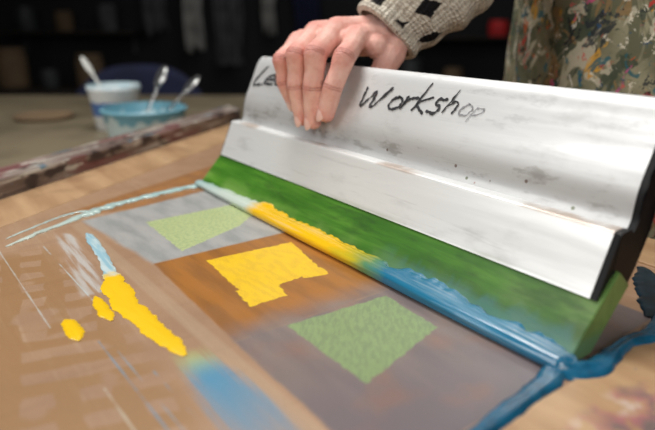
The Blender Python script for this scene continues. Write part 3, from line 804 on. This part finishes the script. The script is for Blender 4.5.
for k,p in F.items():
    r=RAD[k]; mid=wr[k].lerp(p[0],0.55)
    chains.append([(wr[k],.0175),(mid+Vector((0,0,-.001)),.0140),(p[0],r[0]*1.04),(p[0].lerp(p[1],.5)+Vector((0,.001,.000)),(r[0]+r[1])/2*.91),(p[1],r[1]*1.02),(p[1].lerp(p[2],.5)+Vector((0,.001,0)),(r[1]+r[2])/2*.93),(p[2],r[2]*1.0),(p[2].lerp(p[3],.6),(r[2]*.4+r[3]*.6)*1.0),(p[3],r[3])])
    chains.append([(wr[k]+Vector((0,0,-.010)),.016),(mid+Vector((.0,.0,-.009)),.0135),(p[0]+Vector((0,.008,-.004)),.011)])
    chains.append([(wr[k].lerp(p[0],.35)+Vector((0,0,.0100)),.0035),(p[0]+Vector((0,.004,.0105)),.0038)])
ks=['index','middle','ring','pinky']
for a,b in zip(ks,ks[1:]):
    chains.append([(F[a][0].lerp(F[b][0],.5)+Vector((.007,-.008,-.007)),.0110),(wr[a].lerp(wr[b],.5)+Vector((0,0,-.001)),.0165)])
chains.append([(V(.196,.170,.192),.0175),(V(.211,.152,.178),.0165),(V(.207,.138,.155),.0135),(V(.192,.128,.132),.0105),(V(.180,.121,.112),.0090)])
chains.append([(V(.196,.162,.190),.015),(V(.203,.136,.186),.0145)])
EL=V(.250,.330,.380); SH=V(.145,.455,.585)
chains.append([(W,.0240),(W.lerp(EL,.18),.0250),(W.lerp(EL,.5),.031),(W.lerp(EL,.8),.038)])
hand=blob_mesh(chains,0.0013,3,2)
TC=Vector((.335,.478))
def T(dx,dy,z): return V(TC.x+dx,TC.y+dy,z)
body=[]
body.append([(W.lerp(EL,.5),.030),(EL,.042),(SH,.055),(T(-.10,-.01,.60),.06)])
LS=T(.19,-.01,.59);LE=T(.27,.0,.31);LW=T(.26,-.07,.08)
body.append([(T(.10,-.01,.60),.06),(LS,.055),(LE,.042),(LW,.027)])
LH=LW+Vector((0,-.015,-.085))
body.append([(LW,.027),(LH,.020)])
for k,(dx,dy,l) in enumerate([(-.028,-.012,.070),(-.028,.006,.078),(-.028,.020,.072),(-.026,.034,.055)]):
    s=LH+Vector((.005,dy,0)); body.append([(s,.011),(s+Vector((-.004,0,-l*.5)),.0095),(s+Vector((dx*.6,0,-l)),.008)])
body.append([(LW+Vector((0,-.02,-.03)),.016),(LW+Vector((-.012,-.045,-.07)),.011),(LW+Vector((-.02,-.05,-.10)),.009)])
for dx in (-.075,-.03,.03,.075):
    body.append([(T(dx,.01,.09),.105),(T(dx*.8,.01,.26),.092),(T(dx*1.1,.0,.46),.105),(T(dx*1.1,-.01,.56),.082)])
body.append([(T(0,-.01,.60),.07),(T(0,-.03,.70),.055),(T(0,-.04,.76),.055)])
body.append([(T(0,-.045,.80),.072),(T(0,-.035,.87),.085),(T(0,-.02,.91),.078)])
body.append([(T(0,-.075,.775),.045),(T(0,-.07,.81),.06)])
body.append([(T(0,-.120,.845),.010),(T(0,-.138,.815),.014)])
for s in (-1,1):
    body.append([(T(s*.082,-.02,.86),.016),(T(s*.080,-.022,.83),.010)])
    hip=T(s*.09,.01,.05);kn=T(s*.10,0,-.32);an=T(s*.10,.03,-.72)
    body.append([(hip,.10),(kn,.06),(an,.040)])
    body.append([(an+Vector((0,.02,-.03)),.035),(an+Vector((0,-.12,-.05)),.026)])
bodym=blob_mesh(body,0.010,6,2)
pm=join([hand,bodym])
person=link(pm,"person",M_SKIN,label="person in knitted sweater and splattered apron gripping the squeegee handle",cat="person")
cent=[];creases=[]
for k,p in F.items():
    cent+= [(p[0]+Vector((0,-.004,.008)),.013,.7),(p[1]+Vector((0,-.006,.003)),.012,1.0),(p[2]+Vector((0,-.006,0)),.009,.6),(p[3]+Vector((0,0,-.005)),.012,.9)]
    for j,offs in ((1,(-.0024,0,.0024)),(2,(-.0013,.0013))):
        ax_=((p[j]-p[j-1]).normalized()+(p[j+1]-p[j]).normalized()).normalized()
        for o_ in offs: creases.append((p[j]+ax_*o_,ax_,RAD[k][j]))
vals=[0.0]*len(pm.vertices); crs=[0.0]*len(pm.vertices)
for i,v in enumerate(pm.vertices):
    c0=v.co
    if c0.y<.22 and c0.z>Z0+.05 and c0.x<.26:
        s=0
        for c,r,w in cent:
            d=(c0-c).length_squared; s+=w*math.exp(-d/(2*r*r*.5))
        vals[i]=min(1,s)
        cc=0
        for c,a_,r in creases:
            dd=c0-c
            if dd.length<r*1.35 and dd.y<0.004:
                wv=.0005*noise.noise(c0*300)
                cc=max(cc,math.exp(-((dd.dot(a_)+wv)/.0007)**2))
        crs[i]=cc
at=pm.attributes.new("redness",'FLOAT','POINT'); at.data.foreach_set("value",vals)
at=pm.attributes.new("crease",'FLOAT','POINT'); at.data.foreach_set("value",crs)
for k,p in F.items():
    t=(p[3]-p[2]).normalized(); out=Vector((-.10,-.90,.30)); n=(out-t*out.dot(t)).normalized(); s=t.cross(n)
    r=RAD[k][3]
    bm=bmesh.new(); bmesh.ops.create_uvsphere(bm,u_segments=20,v_segments=12,radius=1)
    for vv in bm.verts:
        x_,y_,z_=vv.co
        vv.co=Vector((x_*1.05,y_*1.05,z_*.35-.42*x_*x_))
    mt=Matrix(((s.x*r*.62,t.x*r*.74,n.x*r*.60,0),(s.y*r*.62,t.y*r*.74,n.y*r*.60,0),(s.z*r*.62,t.z*r*.74,n.z*r*.60,0),(0,0,0,1)))
    mt=Matrix.Translation(p[3]+t*r*.22+n*r*.84)@mt
    bm.transform(mt); me=bpy.data.meshes.new("n"); bm.to_mesh(me); bm.free()
    link(fix(me),"fingernail",M_NAIL,parent=person)
ax=(EL-W).normalized()
cuff0=W-ax*.010+Vector((0.002,0.002,0.002))
path=catmull([cuff0,W.lerp(EL,.25),W.lerp(EL,.6),EL+Vector((0,0,.01)),EL.lerp(SH,.45),SH],16)
n=len(path)
rad=[]
for i in range(n):
    t=i/(n-1)
    r=.0450+.002*math.sin(min(1,t/.05)*math.pi) if t<.05 else .0450+.018*min(1,(t-.05)/.18)+.008*t
    r*=1+0.025*math.sin(i*0.9)*(1 if t>.06 else 0)
    rad.append(r)
outer=tube_mesh(path,rad,144,nz=.10,nscale=28,cap=False,uv=True,rib=.012)
inner=tube_mesh(path[:14],[r*.88 for r in rad[:14]],144,nz=.10,nscale=28,cap=False,uv=True)
bm=bmesh.new(); bm.from_mesh(outer); bm.from_mesh(inner); bm.verts.ensure_lookup_table()
off=len(outer.vertices)
for k in range(144):
    k2=(k+1)%144
    try: bm.faces.new((bm.verts[k2],bm.verts[k],bm.verts[off+k],bm.verts[off+k2]))
    except Exception: pass
slv=bpy.data.meshes.new("s"); bm.to_mesh(slv); bm.free()
sw=[]
for dx in (-.075,-.03,.03,.075):
    sw.append([(T(dx,.01,.12),.112),(T(dx*.8,.01,.26),.102),(T(dx*1.1,.0,.46),.115),(T(dx*1.1,-.01,.57),.088)])
sw.append([(T(-.10,-.01,.60),.068),(SH,.064)])
sw.append([(T(.10,-.01,.60),.068),(LS,.064),(LE,.054),(LW+Vector((0,0,.02)),.042)])
sw.append([(T(0,-.01,.62),.068),(T(0,-.025,.68),.064)])
swm=blob_mesh(sw,0.012,6,2)
l=swm.uv_layers.new(name="UVMap")
for p in swm.polygons:
    for li,vi in zip(p.loop_indices,p.vertices):
        c=swm.vertices[vi].co; l.data[li].uv=(c.x+c.y*.5,c.z)
sweater=link(swm,"sweater",M_KNIT,parent=person,label="beige knitted sweater with black flecks")
o=link(slv,"sleeve",M_KNIT,label="beige knit sleeve with black marks"); o.parent=sweater
v=[];f=[];na=90;nz_=50
for s in (0,1):
    for j in range(nz_+1):
        z=-.36+.88*j/nz_
        for i in range(na+1):
            th=math.radians(-200+220*i/na)
            narrow=1.0 if z<.30 else max(.55,1-(z-.30)*1.6)
            th2=-math.pi/2+(th+math.pi/2)*narrow
            fold=.010*math.sin(th*11+z*4)*(1 if z<.12 else .35)+.006*noise.noise(Vector((th*3,z*9,1)))
            rx=.194+fold-.003*s; ry=.132+fold-.003*s
            if z<0: rx+=.02*(-z); ry+=.03*(-z)
            v.append(T(rx*math.cos(th2),.012+ry*math.sin(th2),z))
N=(na+1)*(nz_+1)
for s in (0,1):
    for j in range(nz_):
        for i in range(na):
            a=s*N+j*(na+1)+i; f.append((a,a+1,a+na+2,a+na+1))
link(fix(mesh_from(v,f)),"apron",M_APRON,parent=person,label="olive canvas apron covered in paint splatters")
tr=[]
for s in (-1,1):
    tr.append([(T(s*.085,.01,.08),.112),(T(s*.10,0,-.32),.075),(T(s*.10,.03,-.70),.058)])
tr.append([(T(-.08,.01,.10),.108),(T(.08,.01,.10),.108)])
link(blob_mesh(tr,0.012,5,2),"trousers",M_JEAN,parent=person)
for s in (-1,1):
    link(blob_mesh([[(T(s*.10,.05,-.752),.042),(T(s*.10,-.04,-.757),.040),(T(s*.10,-.11,-.765),.033)]],0.006,4,2),"shoe",M_SHOE,parent=person)
    bm=bmesh.new(); bmesh.ops.create_uvsphere(bm,u_segments=16,v_segments=12,radius=.012,matrix=Matrix.Translation(T(s*.030,-.108,.855)))
    me=bpy.data.meshes.new("e"); bm.to_mesh(me); bm.free(); link(me,"eye",M_EYE,parent=person)
link(blob_mesh([[(T(0,-.01,.90),.088),(T(0,.02,.88),.090),(T(0,.035,.80),.075)],[(T(-.03,.0,.92),.075),(T(.03,.0,.92),.075)]],0.008,4,2),"hair",M_HAIR,parent=person)

# ------------------------------------------------------------------ lights
def area(name,loc,tgt,size,size_y,power,col=(1,1,1)):
    d=bpy.data.lights.new(name,'AREA'); d.shape='RECTANGLE'; d.size=size; d.size_y=size_y; d.energy=power; d.color=col
    o=bpy.data.objects.new(name,d); COL.objects.link(o); o.location=loc
    o.rotation_euler=(Vector(tgt)-Vector(loc)).to_track_quat('-Z','Y').to_euler(); return o
area("window_light",(-0.3,-1.7,Z0+1.25),(0.3,0.05,Z0+0.05),1.2,0.9,18,(1.0,0.99,0.97))
area("ceiling_light",(-0.3,0.05,Z0+1.8),(0.25,0.0,Z0),0.9,0.7,33,(1.0,0.98,0.95))
area("side_fill",(1.9,-0.6,Z0+0.9),(0.35,0.4,Z0+0.15),0.9,0.9,17,(1.0,0.97,0.93))  # unseen fill light, added to brighten the sleeve side
area("room_light",tuple(R(3.4,0.2,2.7)),tuple(R(5.1,0.3,0.9)),0.8,0.8,5,(0.95,0.97,1.0))
w=bpy.data.worlds.new("world"); S.world=w; w.use_nodes=True
w.node_tree.nodes["Background"].inputs[0].default_value=(0.55,0.57,0.6,1); w.node_tree.nodes["Background"].inputs[1].default_value=0.15

# ------------------------------------------------------------------ camera
cd=bpy.data.cameras.new("camera"); cam=bpy.data.objects.new("camera",cd); COL.objects.link(cam)
cam.location=(0.740,-0.326,Z0+0.22)
fw=Vector((-0.807*0.9487,0.590*0.9487,-0.3162))
cam.rotation_euler=fw.to_track_quat('-Z','Y').to_euler()
cd.sensor_width=36; cd.lens=32.98; cd.clip_start=0.01
cd.dof.use_dof=True; cd.dof.focus_distance=0.54; cd.dof.aperture_fstop=3.6
S.camera=cam
